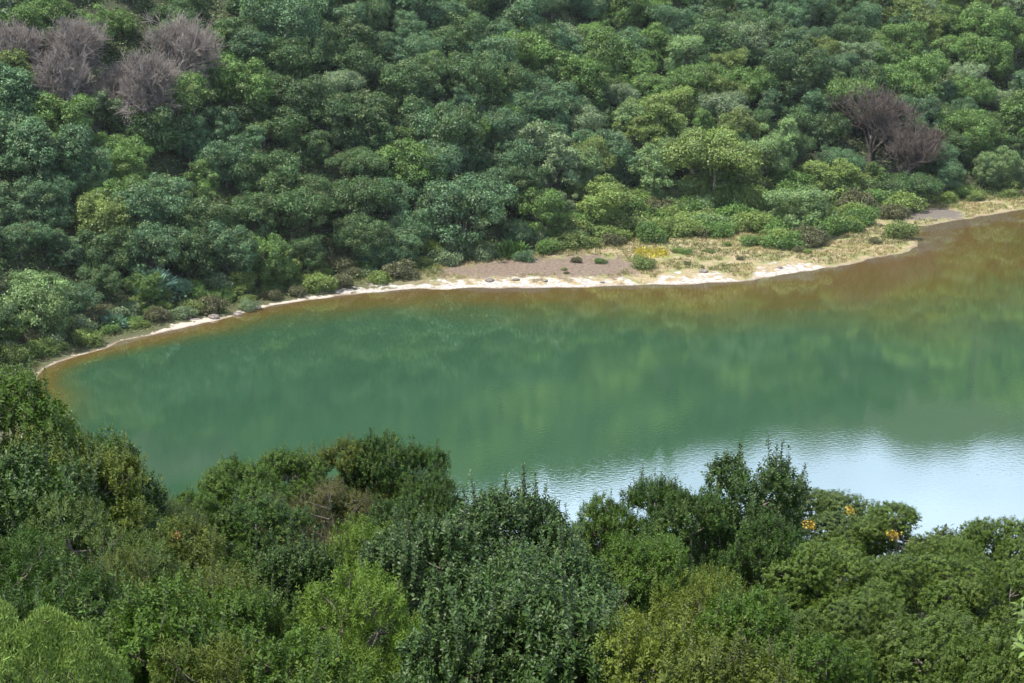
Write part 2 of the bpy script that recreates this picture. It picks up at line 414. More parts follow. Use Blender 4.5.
def bush(key, seed, Rr=1.8, Hh=2.2, n=5200, leaf=.19, spiky=0.0):
    rng = np.random.default_rng(seed)
    nl = 26
    d = sph(rng, nl, .5); C1 = d*rng.uniform(.3, 1.0, nl)[:, None]*np.array([Rr*rng.uniform(.75, 1.25), Rr, Hh*.5]) + np.array([0, 0, Hh*.42])
    R1 = rng.uniform(.16, .40, nl)*Rr
    p_, n_, i_ = on_union(rng, C1, R1, n, .8, .3, .85)
    p_ = p_ + n_*rng.exponential(.09, (n, 1)); p_[:, 2] = np.maximum(p_[:, 2]-.25, -.9)
    D = nrm(np.cross(n_, sph(rng, n)) + (.4+spiky)*n_ + np.array([0, 0, spiky])); Nn = nrm(n_+.6*rng.normal(size=(n, 3))+np.array([0, 0, .4]))
    L = leaf*rng.uniform(.6, 1.4, n)*(1+spiky)
    V, Qd, k = leaves(p_, D, Nn, L, L*rng.uniform(.4, .7, n)/(1+2*spiky), 4, .12)
    cv = rng.uniform(0, 1, nl)
    crown = mesh_np('foliage', V, Qd, fattr={'v': np.clip(.4*cv[i_]+.6*rng.uniform(0, 1, n), 0, 1), 'w': rng.uniform(0, 1, n)*.6+.4*cv[i_]}, mats=[M_FAR])
    acc = Acc()
    for q in range(6):
        tp = C1[q]; V, Qd = tube([[0, 0, -.5], tp*.5*np.array([.6, .6, 1]), tp], [.06, .045, .02], 4); acc.add(V, Qd)
    PROTO[key] = (crown, acc.mesh('stem', [M_BARK]), Rr, Hh)
for s in range(4): bush(f'bush{s}', 200+s)
bush('spiky0', 210, 1.2, 1.6, 900, .45, .6); bush('spiky1', 211, 1.4, 1.8, 1000, .5, .6)

def bare(key, seed, mat, dens=11, hgt=7.0, spread=.62):
    rng = np.random.default_rng(seed); acc = Acc(); tw = Acc()
    V, Qd = tube([[0, 0, -2], [0, 0, 0], [.1, .1, 1.6]], [.26, .22, .17], 6); acc.add(V, Qd)
    segs = [(np.array([.1, .1, 1.4]), nrm(np.array([rng.normal()*spread, rng.normal()*spread, 1.0])), .12, 2.5, 0) for _ in range(6)]
    while segs:
        p0, d0, r, L, lev = segs.pop()
        d1 = nrm(d0 + rng.normal(size=3)*.16 + np.array([0, 0, .10])); mid = p0+d0*L*.5; end = mid+d1*L*.5
        V, Qd = tube([p0, mid, end], [r, r*.8, r*.55], 4 if lev < 2 else 3); (acc if lev < 2 else tw).add(V, Qd)
        if lev < 4:
            for _ in range([5, 6, 5, dens-5][lev]):
                f = rng.uniform(.35, 1.0); q = p0*(1-f)+end*f
                dd_ = nrm(d1 + rng.normal(size=3)*.48 + np.array([0, 0, .22]))
                segs.append((q, dd_, max(r*.5, .016), L*rng.uniform(.55, .8), lev+1))
    PROTO[key] = (tw.mesh('twigs', [mat], False), acc.mesh('trunk', [mat]), 3.6, hgt)
for s in range(2): bare(f'bare{s}', 300+s, M_DEAD)
bare('barebrown0', 310, M_DEADBR, 10, 7.5, .75); bare('barebrown1', 311, M_DEADBR, 10, 7.5, .7)

def near_tree(key, seed, shape='broad', n_sh=3600, R0=2.6, H0=5.6, mat=None):
    """a crown of leafy shoots; each shoot carries leaves set round its last stretch"""
    rng = np.random.default_rng(seed); mat = mat or M_NEAR
    P_ = dict(broad=(.105, .5, 12, .28, .55, .55, 12), clusia=(.122, .60, 12, .36, .8, .62, 10), dome=(.072, .55, 11, .14, .35, .3, 15),
              lance=(.12, .26, 13, .26, .6, .75, 12), small=(.06, .45, 14, .30, .6, .5, 14))[shape]
    leaf, wr, nlf, shl, upw, lift, nl = P_
    d = sph(rng, nl, .45); C1 = d*rng.uniform(.40, .74, nl)[:, None]*np.array([R0, R0, H0*.40]) + np.array([0, 0, H0*.54])
    R1 = rng.uniform(.30, .48, nl)*R0
    C1[0] = (0, 0, H0-R1[0]*.8-.2)
    n2 = 46 if shape == 'dome' else 84
    C2, nn2, _ = on_union(rng, C1, R1, n2, .9, .35, .8)
    R2 = rng.uniform(.30, .62, n2)
    if shape == 'dome': R2 = rng.uniform(.42, .75, n2); C2 = C2 + nn2*.12
    p_, n_, i_ = on_union(rng, C2, R2, n_sh, .82, .35, .75)
    ax = nrm(n_ + np.array([0, 0, upw*1.4]) + .35*rng.normal(size=(n_sh, 3)))
    # a few leaders stand clear of the crown
    lead = rng.uniform(0, 1, n_sh) < (.035 if shape in ('clusia', 'broad', 'small') else .0)
    lead &= n_[:, 2] > .35
    ax[lead] = nrm(ax[lead]+np.array([0, 0, 1.6]))
    base = p_ + ax*(rng.uniform(-.25, .08, n_sh)[:, None]-shl*.5)
    li_ = np.where(lead)[0]; stems = []
    for q in li_: stems.append((base[q].copy(), base[q]+ax[q]*shl*2.6))
    for lv in (1, 2):
        base = np.concatenate([base, base[li_]+ax[li_]*shl*.8*lv]); p_ = np.concatenate([p_, p_[li_]])
        n_ = np.concatenate([n_, n_[li_]]); i_ = np.concatenate([i_, i_[li_]]); ax = np.concatenate([ax, ax[li_]])
    n_sh = len(base)
    shlen = shl*rng.uniform(.7, 1.2, n_sh)
    ref = nrm(np.cross(ax, rng.normal(size=(n_sh, 3)))); ref2 = np.cross(ax, ref)
    k = np.arange(nlf)
    f = (k+.5)/nlf
    ang = k*2.399 + 0.0
    if shape == 'clusia': ang = (k//2)*(math.pi/2) + (k % 2)*math.pi; f = ((k//2)+.5)/(nlf/2)
    A_ = ang[None, :]+rng.uniform(0, 6.28, (n_sh, 1))
    rad = ref[:, None, :]*np.cos(A_)[..., None] + ref2[:, None, :]*np.sin(A_)[..., None]
    lf = lift*(0.5+.8*f)[None, :, None]
    D = nrm(rad + ax[:, None, :]*lf + .22*rng.normal(size=(n_sh, nlf, 3)))
    Pb = base[:, None, :] + ax[:, None, :]*(shlen[:, None]*f[None, :])[..., None]
    Nn = nrm(ax[:, None, :]*1.0 - rad*lf*.6 + .25*rng.normal(size=(n_sh, nlf, 3)))
    m = n_sh*nlf
    L = (leaf*rng.uniform(.65, 1.25, (n_sh, nlf))*(1.12-.45*f[None, :]**2)).ravel()
    V, Qd, kk = leaves(Pb.reshape(m, 3), D.reshape(m, 3), Nn.reshape(m, 3), L, L*wr*rng.uniform(.8, 1.15, m), 6, .14, .12)
    cv = rng.uniform(0, 1, n2)[i_]; sv = rng.uniform(0, 1, n_sh)
    v = (.25*cv+.3*sv)[:, None]+.45*rng.uniform(0, 1, (n_sh, nlf)); w = (.35*sv+.25*rng.uniform(0, 1, n2)[i_])[:, None]+.25*rng.uniform(0, 1, (n_sh, nlf))+.22*f[None, :]
    crown = mesh_np('crown', V, Qd, fattr={'v': np.repeat(v.ravel(), 2), 'w': np.repeat(w.ravel(), 2)}, mats=[mat])
    acc = Acc(); limbs(acc, rng, (0, 0, H0*.28), C1, .13)
    for q in rng.choice(n2, min(n2, 60), replace=False):
        c1 = C1[np.argmin(np.linalg.norm(C1-C2[q], axis=1))]
        V, Qd = tube([c1, (c1+C2[q])/2+rng.normal(size=3)*.06, C2[q]+nn2[q]*R2[q]*.5], [.03, .022, .01], 4); acc.add(V, Qd)
    for a_, b_ in stems:
        V, Qd = tube([a_, (a_+b_)/2, b_], [.011, .009, .004], 3); acc.add(V, Qd)
    for q in rng.choice(n_sh, 150, replace=False):
        V, Qd = tube([C2[i_[q]], base[q], base[q]+ax[q]*shlen[q]], [.013, .01, .005], 3); acc.add(V, Qd)
    PROTO[key] = (crown, acc.mesh('trunk', [M_BARK]), R0, H0)
for s in range(3): near_tree(f'nbroad{s}', 400+s, 'broad')
for s in range(2):
    near_tree(f'nclusia{s}', 410+s, 'clusia', 3400, mat=M_CLUSIA)
    near_tree(f'ndome{s}', 420+s, 'dome', 7500)
    near_tree(f'nlance{s}', 430+s, 'lance', 3200)
    near_tree(f'nsmall{s}', 440+s, 'small', 4200)

TREES = []
def put(name, key, x, y, rz, s, tint, sz=None, z=None, crown_name=None, trunk=True):
    crown, tr, R0, H0 = PROTO[key]
    if z is None: z = float(height(np.array([x]), np.array([y]))[0]) - .05
    if not hasattr(s, '__len__'): s = (s, s, s)
    e = new_obj(name, None, None, (x, y, z), rz, s); e.empty_display_size = .5
    c = new_obj(crown_name or crown.name.split('.')[0], crown, e); c['tint'] = [float(q) for q in tint]
    if trunk: new_obj(tr.name.split('.')[0], tr, e)
    return e

TINTS = {  # foliage base colours
    'dark green': (0.050, 0.094, 0.030), 'blue-green': (0.064, 0.124, 0.054), 'mid green': (0.082, 0.148, 0.034),
    'olive green': (0.108, 0.148, 0.038), 'pale green': (0.125, 0.195, 0.070), 'yellow-green': (0.135, 0.192, 0.046),
    'grey-green': (0.118, 0.168, 0.082), 'bright': (0.24, 0.33, 0.09)}
# ------------------------------------------------------------------ far slope
rng = np.random.default_rng(7)
placed = []   # x, y, radius
far = []      # (entry) for automatic labels
def slope_hit(px, py, zoff=0.0):
    """where the view line through a pixel meets the ground (raised by zoff)"""
    d = ray(px, py); ts = np.arange(150, 800, .5); p = np.array([0, 0, CAMZ])[None]+d[None]*ts[:, None]
    h = height(p[:, 0], p[:, 1])+zoff
    i = int(np.argmax(p[:, 2] < h)); return p[i]
def landmark(name, key, px, py, wpx, tint, label, cat, group=None, zs=1.0, rz=None, cn=None):
    """px, py: the middle of the crown in the photo"""
    crown, tr, R0, H0 = PROTO[key]
    p = slope_hit(px, py, H0*.55)
    dist = np.linalg.norm(p-np.array([0, 0, CAMZ])); s = wpx*dist/FOC/(2*R0)
    sink = (2.4 if 'brown' in key else 1.5) if key.startswith('bare') else 0.0
    p = slope_hit(px, py, H0*.62*s*zs-sink)
    e = put(name, key, p[0], p[1], rz if rz is not None else rng.uniform(0, 6.28), (s, s, s*zs), tint, z=(float(height(np.array([p[0]]), np.array([p[1]]))[0])-sink))
    tag(e, label, cat, group); placed.append((p[0], p[1], R0*s*(.15 if key.startswith('bare') else .8))); return e
GD = 'bare dead trees on the slopes'
landmark('dead_tree', 'bare0', 16, 50, 76, (0, 0, 0), 'bare grey dead tree at the top left picture edge, apart from the others', 'dead tree', GD)
landmark('dead_tree', 'bare1', 84, 48, 104, (0, 0, 0), 'tall bare purple-grey dead tree, highest of the dead clump at upper left', 'dead tree', GD)
landmark('dead_tree', 'bare0', 66, 84, 84, (0, 0, 0), 'lower left bare dead tree in the grey clump at upper left', 'dead tree', GD)
landmark('dead_tree', 'bare1', 112, 86, 72, (0, 0, 0), 'narrow bare dead tree between its wider grey neighbours at upper left', 'dead tree', GD)
landmark('dead_tree', 'bare0', 172, 50, 92, (0, 0, 0), 'bare dead tree at the back right of the grey clump', 'dead tree', GD)
landmark('dead_tree', 'bare1', 158, 84, 112, (0, 0, 0), 'widest pale bare dead tree at the front right of the grey clump', 'dead tree', GD)
landmark('dead_tree', 'bare0', 192, 88, 62, (0, 0, 0), 'small bare dead tree at the lower right end of the grey clump', 'dead tree', GD)
landmark('dead_tree', 'barebrown0', 872, 112, 88, (0, 0, 0), 'large dark brown bare tree on the right slope above the small bay', 'dead tree', GD, rz=.3)
landmark('dead_tree', 'barebrown1', 903, 143, 76, (0, 0, 0), 'lower dark brown bare tree beside the taller brown one, right slope', 'dead tree', GD)
landmark('dead_tree', 'barebrown0', 878, 4, 36, (0, 0, 0), 'small brown bare tree at the top edge, far right', 'dead tree', GD)
GT = 'broadleaf trees on the far crater slope'
landmark('broadleaf_tree', 'round1', 58, 116, 58, TINTS['mid green'], 'mid green round tree directly below the left part of the grey dead clump', 'tree', GT)
landmark('broadleaf_tree', 'round2', 146, 124, 62, TINTS['dark green'], 'dark green round tree directly below the right part of the grey dead clump', 'tree', GT)
landmark('broadleaf_tree', 'spread1', 905, 186, 56, TINTS['dark green'], 'dark green spreading tree at the foot of the brown bare trees', 'tree', GT, zs=.8)
landmark('flat_topped_tree', 'flat0', 715, 158, 92, TINTS['yellow-green'], 'bright green flat-topped tree standing clear above the grassy point', 'tree', GT, zs=1.1)
landmark('flat_topped_tree', 'flat1', 852, 100, 58, TINTS['mid green'], 'flat-topped tree with a visible trunk just left of the brown bare tree', 'tree', GT, zs=1.2)
landmark('broadleaf_tree', 'spread1', 464, 205, 92, TINTS['blue-green'], 'large blue-green tree with drooping edges right above the mud flat', 'tree', GT)
landmark('broadleaf_tree', 'round0', 800, 205, 62, TINTS['pale green'], 'pale round tree at the front of the shrubs on the grassy point', 'tree', GT, zs=.8)
landmark('broadleaf_tree', 'round1', 835, 175, 50, TINTS['yellow-green'], 'yellow-green round tree behind the shrubs of the grassy point', 'tree', GT, zs=.8)
landmark('broadleaf_tree', 'spread2', 35, 300, 82, TINTS['pale green'], 'pale green spreading tree hanging over the left end of the shore', 'tree', GT)
landmark('broadleaf_tree', 'round2', 600, 195, 66, TINTS['yellow-green'], 'light yellow-green rounded tree up the slope from the mud flat', 'tree', GT, zs=.8)

TN = {'round': ('broadleaf_tree', 'rounded'), 'spread': ('broadleaf_tree', 'spreading'), 'tall': ('broadleaf_tree', 'tall narrow'), 'flat': ('flat_topped_tree', 'flat-topped')}
# darts over the slope
NC = 60000
cx = rng.uniform(-190, 230, NC); cy = rng.uniform(235, 640, NC)
cz, csl, cst = height(cx, cy, True)
ok = cst > 1.5
cx, cy, cz, cst = cx[ok], cy[ok], cz[ok], cst[ok]
SP = 5.9
cell = {}
pu = W/2+FOC*cx/(cy*1.02)
for a, b_, r in placed: cell.setdefault((int(a//12), int(b_//12)), []).append((a, b_, r*.9+3.0))
pts = []
for x, y, z, s_ in zip(cx, cy, cz, cst):
    # rough visibility first: inside the frame?
    u, v = proj((x, y, z+5))
    infr = -35 < u < 1060 and v > -22
    sp = SP if infr else 8.6
    ci, cj = int(x//12), int(y//12); bad = False
    for i in (-1, 0, 1):
        for j in (-1, 0, 1):
            for a, b_, r in cell.get((ci+i, cj+j), ()):
                if (a-x)**2+(b_-y)**2 < max(sp*.5+r*.5, r if r > 4 else 0)**2: bad = True; break
            if bad: break
        if bad: break
    if not bad and 545 < u < 890:
        ub, vb = proj((x, y, z))
        if vb > np.interp(ub, [545, 600, 680, 760, 800, 890], [236, 205, 196, 182, 168, 196]): bad = True
    if 42 < u < 200 and 30 < v < 88: bad = True
    if bad: continue
    cell.setdefault((ci, cj), []).append((x, y, sp)); pts.append((x, y, z, s_, u, v, infr))
inside = [p for p in pts if p[6]]; outside = [p for p in pts if not p[6]]
print('slope trees in frame', len(inside), 'outside', len(outside))
cols = list(TINTS)
def pick_tint(x, y, u, v, s_):
    n = float(vnoise(np.array(x/38.), np.array(y/38.), 77)) + rng.normal()*.40 - .10
    if u > 560 and v > 150 and v < 230: n += .55
    if u < 330 and v > 120: n -= .15
    if n < -.55: c = 'dark green'
    elif n < -.12: c = 'blue-green'
    elif n < .30: c = 'mid green'
    elif n < .50: c = 'grey-green'
    elif n < .68: c = 'olive green'
    elif n < .95: c = 'pale green'
    else: c = 'yellow-green'
    return c
def row(v): return 'near the top edge' if v < 55 else 'on the upper slope' if v < 125 else 'on mid slope' if v < 190 else 'low on the slope'
def colm(u):
    for lim, nm in ((110, 'at far left'), (230, 'around the grey clump'), (360, 'left of the beach'), (470, 'above the beach'), (630, 'above the mud flat'), (740, 'above the gravel spit'), (850, 'above the grassy point'), (930, 'around the brown bare trees')):
        if u < lim: return nm
    return 'at far right'
auto = []
for x, y, z, s_, u, v, _ in inside:
    r = rng.uniform()
    kind = 'round' if r < .42 else 'spread' if r < .72 else 'tall' if r < .88 else 'flat'
    if kind == 'flat' and rng.uniform() < .5: kind = 'round'
    key = kind + str(rng.integers(0, {'round': 4, 'spread': 4, 'tall': 3}.get(kind, 2)))
    s = float(np.clip(math.exp(rng.normal()*.2), .65, 1.5))*1.12
    if s_ < 6: s *= .75
    c = pick_tint(x, y, u, v, s_); tint = np.array(TINTS[c])*rng.uniform(.85, 1.2)
    nm, adj = TN[kind]
    e = put(nm, key, x, y, rng.uniform(0, 6.28), (s, s, s*rng.uniform(.88, 1.15)), tint)
    e.rotation_euler[0] = rng.normal()*.09; e.rotation_euler[1] = rng.normal()*.09
    auto.append((e, c, adj, row(v), colm(u), u, v))
groups = {}
for a in auto: groups.setdefault(a[1:5], []).append(a)
ORD = ['', 'second', 'third', 'fourth', 'fifth', 'sixth', 'seventh', 'eighth', 'ninth', 'tenth', 'eleventh', 'twelfth', 'thirteenth']
NUM = ['', 'one', 'two', 'three', 'four', 'five', 'six', 'seven', 'eight', 'nine']
for k, L_ in groups.items():
    L_.sort(key=lambda a: a[5]); n = len(L_)
    for i, a in enumerate(L_):
        base = f'{k[0]} {k[1]} tree {k[2]} {k[3]}'
        if n == 2: base += ', ' + ('left one' if i == 0 else 'right one')
        elif n > 2: base += ', ' + ('leftmost' if i == 0 else 'rightmost' if i == n-1 else ORD[i]+' from left')
        tag(a[0], base, 'tree', GT)
        u, v = a[5], a[6]

# the forest beyond the frame: one mass, instanced
def instanced(name, P3, keys, tints, smin, smax, label, cat, seed):
    me = bpy.data.meshes.new(name); me.vertices.add(len(P3)); me.vertices.foreach_set('co', np.asarray(P3, np.float32).ravel())
    r = np.random.default_rng(seed); n = len(P3)
    a = me.attributes.new('scl', 'FLOAT', 'POINT'); a.data.foreach_set('value', r.uniform(smin, smax, n).astype(np.float32))
    a = me.attributes.new('rot', 'FLOAT', 'POINT'); a.data.foreach_set('value', r.uniform(0, 6.28, n).astype(np.float32))
    a = me.attributes.new('idx', 'INT', 'POINT'); a.data.foreach_set('value', r.integers(0, len(keys), n).astype(np.int32))
    a = me.attributes.new('tint', 'FLOAT_VECTOR', 'POINT'); a.data.foreach_set('vector', (np.array(tints)[np.clip(((vnoise(np.array(P3)[:, 0]/22., np.array(P3)[:, 2]/12., 91)*.75+.5+.18*r.normal(size=n))*len(tints)).astype(int), 0, len(tints)-1)]*r.uniform(.85, 1.2, (n, 1))).astype(np.float32).ravel())
    me.update()
    o = new_obj(name, me); tag(o, label, cat, kind='stuff')
    ng = bpy.data.node_groups.new(name, 'GeometryNodeTree')
    ng.interface.new_socket('Geometry', in_out='INPUT', socket_type='NodeSocketGeometry'); ng.interface.new_socket('Geometry', in_out='OUTPUT', socket_type='NodeSocketGeometry')
    gi = ng.nodes.new('NodeGroupInput'); go = ng.nodes.new('NodeGroupOutput')
    pc = bpy.data.collections.new(name+'_kinds')
    for i, k in enumerate(keys):
        q = bpy.data.objects.new(f'{i:02d}_crown', PROTO[k][0]); pc.objects.link(q)
    ci = ng.nodes.new('GeometryNodeCollectionInfo'); ci.inputs['Collection'].default_value = pc
    ci.inputs['Separate Children'].default_value = True; ci.inputs['Reset Children'].default_value = True
    ip = ng.nodes.new('GeometryNodeInstanceOnPoints'); ip.inputs['Pick Instance'].default_value = True
    def na(nm, ty):
        x = ng.nodes.new('GeometryNodeInputNamedAttribute'); x.data_type = ty; x.inputs['Name'].default_value = nm; return x.outputs[0]
    cb = ng.nodes.new('ShaderNodeCombineXYZ'); ng.links.new(na('rot', 'FLOAT'), cb.inputs[2])
    e2 = ng.nodes.new('FunctionNodeEulerToRotation'); ng.links.new(cb.outputs[0], e2.inputs[0])
    ng.links.new(gi.outputs[0], ip.inputs['Points']); ng.links.new(ci.outputs[0], ip.inputs['Instance'])
    ng.links.new(na('idx', 'INT'), ip.inputs['Instance Index']); ng.links.new(e2.outputs[0], ip.inputs['Rotation']); ng.links.new(na('scl', 'FLOAT'), ip.inputs['Scale'])
    ng.links.new(ip.outputs[0], go.inputs[0])
    md = o.modifiers.new('trees', 'NODES'); md.node_group = ng
    return o
fp = [(x, y, z) for x, y, z, *_ in outside]
instanced('forest', fp, ['round0', 'round1', 'spread0', 'spread1', 'tall0', 'flat0'], [TINTS[k] for k in ('dark green', 'dark green', 'blue-green', 'mid green', 'grey-green', 'yellow-green', 'pale green', 'bright')],
          .85, 1.3, 'continuous green forest covering the crater wall beyond the picture', 'forest', 5)

# undergrowth that fills the slope between the trees
def undergrowth():
    r = np.random.default_rng(21)
    x = r.uniform(-130, 170, 52000); y = r.uniform(255, 480, 52000); z, s1, s2 = height(x, y, True)
    ok = (s2 > -1.5) & (s1 > 3.5)
    u = W/2+FOC*x/(y*1.02); ok &= (u > -60) & (u < 1090)
    x, y, z = x[ok][:30000], y[ok][:30000], z[ok][:30000]; n = len(x); k = 14
    C = np.stack([x, y, z+.2], 1); rr = r.uniform(.5, 1.5, n)
    d = sph(r, n*k, .5).reshape(n, k, 3)
    p_ = (C[:, None]+d*rr[:, None, None]*np.array([1, 1, .8])).reshape(-1, 3)
    d = d.reshape(-1, 3); m = len(p_)
    D = nrm(np.cross(d, sph(r, m))+.3*d); Nn = nrm(d+.5*r.normal(size=(m, 3))+np.array([0, 0, .5])); L = r.uniform(.3, .6, m)
    V, Qd, _ = leaves(p_, D, Nn, L, L*.6, 4)
    me = mesh_np('undergrowth', V, Qd, fattr={'v': np.clip(np.repeat(r.uniform(0, 1, n), k)*.6+.4*r.uniform(0, 1, m), 0, 1), 'w': r.uniform(0, 1, m)}, mats=[M_FAR])
    o = new_obj('undergrowth', me); o['tint'] = [.06, .10, .03]
    tag(o, 'dense low green undergrowth between the trees on the slope', 'undergrowth', kind='stuff')
undergrowth()

def shore_scrub():
    r = np.random.default_rng(23); x = r.uniform(-95, 140, 60000); y = r.uniform(255, 450, 60000); z, s1, s2 = height(x, y, True)
    sw_ = np.interp(x, SAND_X, SAND_W)
    left = (x < np.interp(y, [280, 330], [-25, -12])) & (s1 > 1.3+sw_*.75) & (s2 < 3)
    pt = (s2 > -14) & (s2 < 3) & (s1 > sw_+3) & (sdist(x, y, MUD) > .5) & (sdist(x, y, SILT) > 1) & (vnoise(x/5, y/5, 61) + .09*s2 > -.55)
    ok = left | pt; x, y, z = x[ok][:7500], y[ok][:7500], z[ok][:7500]; n = len(x); k = 16
    rr = r.uniform(.25, .75, n)*np.clip(1+.5*vnoise(x/4, y/4, 62), .5, 1.5); d = sph(r, n*k, .6).reshape(n, k, 3)
    p_ = (np.stack([x, y, z], 1)[:, None]+d*rr[:, None, None]).reshape(-1, 3); d = d.reshape(-1, 3); m = len(p_)
    L = r.uniform(.16, .34, m)
    V, Qd, _ = leaves(p_, nrm(np.cross(d, sph(r, m))+.5*d+np.array([0, 0, .2])), nrm(d+.6*r.normal(size=(m, 3))+np.array([0, 0, .4])), L, L*.5, 4)
    cl = np.clip(.5+.5*vnoise(x/3.5, y/3.5, 63), 0, 1)
    me = mesh_np('shore_scrub', V, Qd, fattr={'v': np.clip(np.repeat(cl, k)*.5+.5*r.uniform(0, 1, m), 0, 1), 'w': np.clip(np.repeat(cl, k)*.7+.35*r.uniform(0, 1, m), 0, 1)}, mats=[M_FAR])
    o = new_obj('shore_scrub', me); o['tint'] = [.10, .135, .035]
    tag(o, 'low ragged olive scrub between the shrubs along the far shore', 'undergrowth', kind='stuff')
shore_scrub()
# shore shrubs
GS = 'shrubs along the far shore'
shr = []
def shrub(px, py, wpx, cname, key=None, zs=1.0, label=None, name='shrub', mult=1.0):
    if label is None:
        if abs(px-651) < 24 and 238 < py < 270: return None
    key = key or f'bush{rng.integers(0, 4)}'
    p = slope_hit(px, py, .9); R0 = PROTO[key][2]
    s = wpx*np.linalg.norm(p-np.array([0, 0, CAMZ]))/FOC/(2*R0)
    tint = np.array(TINTS.get(cname, cname if isinstance(cname, tuple) else (0.1, .1, .05)))*mult
    e = put(name, key, p[0], p[1], rng.uniform(0, 6.28), (s, s, s*zs), tint)
    if label: tag(e, label, 'shrub', GS)
    else: shr.append((e, cname, px, py, 'tiny' if wpx < 15 else 'small' if wpx < 25 else 'broad'))
    return e
TINTS['brownish'] = (0.085, 0.088, 0.040); TINTS['bright green'] = (0.075, 0.145, 0.030)
shrub(650, 237, 30, 'mid green', 'bush0', 1.1, 'dark lone round shrub on the grassy flat behind the yellow patch')
shrub(643, 264, 24, 'olive green', 'bush1', .9, 'small olive shrub at the sand edge below the yellow patch')
shrub(900, 234, 30, 'olive green', 'bush2', .9, 'rounded shrub at the tip of the grassy point by the small bay')
shrub(818, 235, 30, 'mid green', 'bush3', 1.2, 'dark shrub at the front right of the bushes on the point')
shrub(524, 256, 20, 'blue-green', 'bush1', .9, 'dark blue-green shrub at the left of the mud flat')
shrub(152, 292, 34, (0.12, 0.21, 0.15), 'spiky0', .9, 'pale silvery spiky plant under the trees, wider of the two at left', 'spiky_plant')
shrub(180, 288, 22, (0.11, 0.20, 0.14), 'spiky1', .9, 'smaller pale silvery spiky plant, right of its twin at left', 'spiky_plant')
shrub(376, 263, 24, (0.11, 0.21, 0.15), 'spiky0', .9, 'pale silvery spiky plant above the start of the white beach', 'spiky_plant')
shrub(510, 252, 26, 'bright green', 'spiky1', .8, 'bright green spiky plant at the upper left of the mud flat', 'spiky_plant')
shrub(110, 322, 22, (0.10, 0.19, 0.13), 'spiky1', .8, 'small silvery spiky plant close above the left shore', 'spiky_plant')
# strip from the left end along to the mud flat, then the shrubs of the point
toe_px = [(6, 352), (22, 350), (40, 347), (62, 340), (85, 332), (110, 326), (135, 320), (160, 312), (190, 306), (215, 302), (240, 298), (262, 293), (290, 288), (315, 284), (345, 279), (372, 276), (400, 270), (430, 262), (455, 260), (480, 256), (540, 250), (560, 247), (585, 244), (612, 240)]
for i, (a, b_) in enumerate(toe_px):
    for j in range(4 if a < 345 else 3):
        x_ = a+rng.uniform(-9, 9); y_ = b_ - j*7 + rng.uniform(-3, 4) + (4 if a < 345 else 0)
        c_ = ['olive green', 'brownish', 'mid green', 'yellow-green', 'olive green', 'grey-green'][rng.integers(0, 6)]
        shrub(x_, y_, rng.uniform(18, 34), c_, None, rng.uniform(.6, .9))
for i in range(125):
    x_ = rng.uniform(560, 905) if i < 110 else rng.uniform(765, 860); lo = np.interp(x_, [560, 625, 700, 770, 830, 870, 905], [242, 236, 232, 244, 243, 222, 212]); y_ = lo - rng.uniform(0, 1)**1.3*np.interp(x_, [560, 625, 770, 830, 905], [20, 36, 66, 66, 14])
    c_ = ['olive green', 'yellow-green', 'mid green', 'brownish', 'pale green', 'bright green', 'yellow-green'][rng.integers(0, 7)]
    shrub(x_, y_, rng.uniform(20, 42), c_, None, rng.uniform(.65, 1.0))
for i in range(16):
    x_ = rng.uniform(905, 1030); y_ = np.interp(x_, [905, 1024], [207, 192]) - rng.uniform(0, 12)
    c_ = ['olive green', 'yellow-green', 'mid green', 'brownish'][rng.integers(0, 4)]
    shrub(x_, y_, rng.uniform(14, 24), c_, None, rng.uniform(.6, .9))
for i in range(24):
    x_ = rng.uniform(560, 912); y_ = np.interp(x_, [440, 600, 650, 900], [262, 262, 258, 228]) + rng.uniform(-9, 10)
    c_ = ['olive green', 'yellow-green', 'mid green', 'brownish'][rng.integers(0, 4)]
    shrub(x_, y_, rng.uniform(6, 14), c_, None, rng.uniform(.6, .9))
def shcol(u):
    for lim, nm in ((55, 'at the left end of the shore'), (125, 'above the left shore'), (215, 'behind the small sand spot'), (330, 'left of the beach'), (440, 'behind the white beach'), (560, 'left of the mud flat'), (640, 'behind the mud flat'), (700, 'beside the lone shrub'), (770, 'left on the grassy point'), (840, 'centre of the grassy point'), (905, 'right on the grassy point'), (960, 'behind the grey silt patch')):
        if u < lim: return nm
    return 'above the shore at far right'
gg = {}
for e, c_, u, v, z_ in shr: gg.setdefault((c_, shcol(u), z_), []).append((u, v, e))
for (c_, w_, z_), L_ in gg.items():
    L_.sort(key=lambda a: a[0]); n = len(L_)
    for i, (u, v, e) in enumerate(L_):
        s_ = f'{z_} {c_} shrub {w_}'
        if n == 2: s_ += ', ' + ('left one' if i == 0 else 'right one')
        elif n > 2: s_ += ', ' + ('leftmost' if i == 0 else 'rightmost' if i == n-1 else ORD[i]+' from left')
        tag(e, s_, 'shrub', GS)

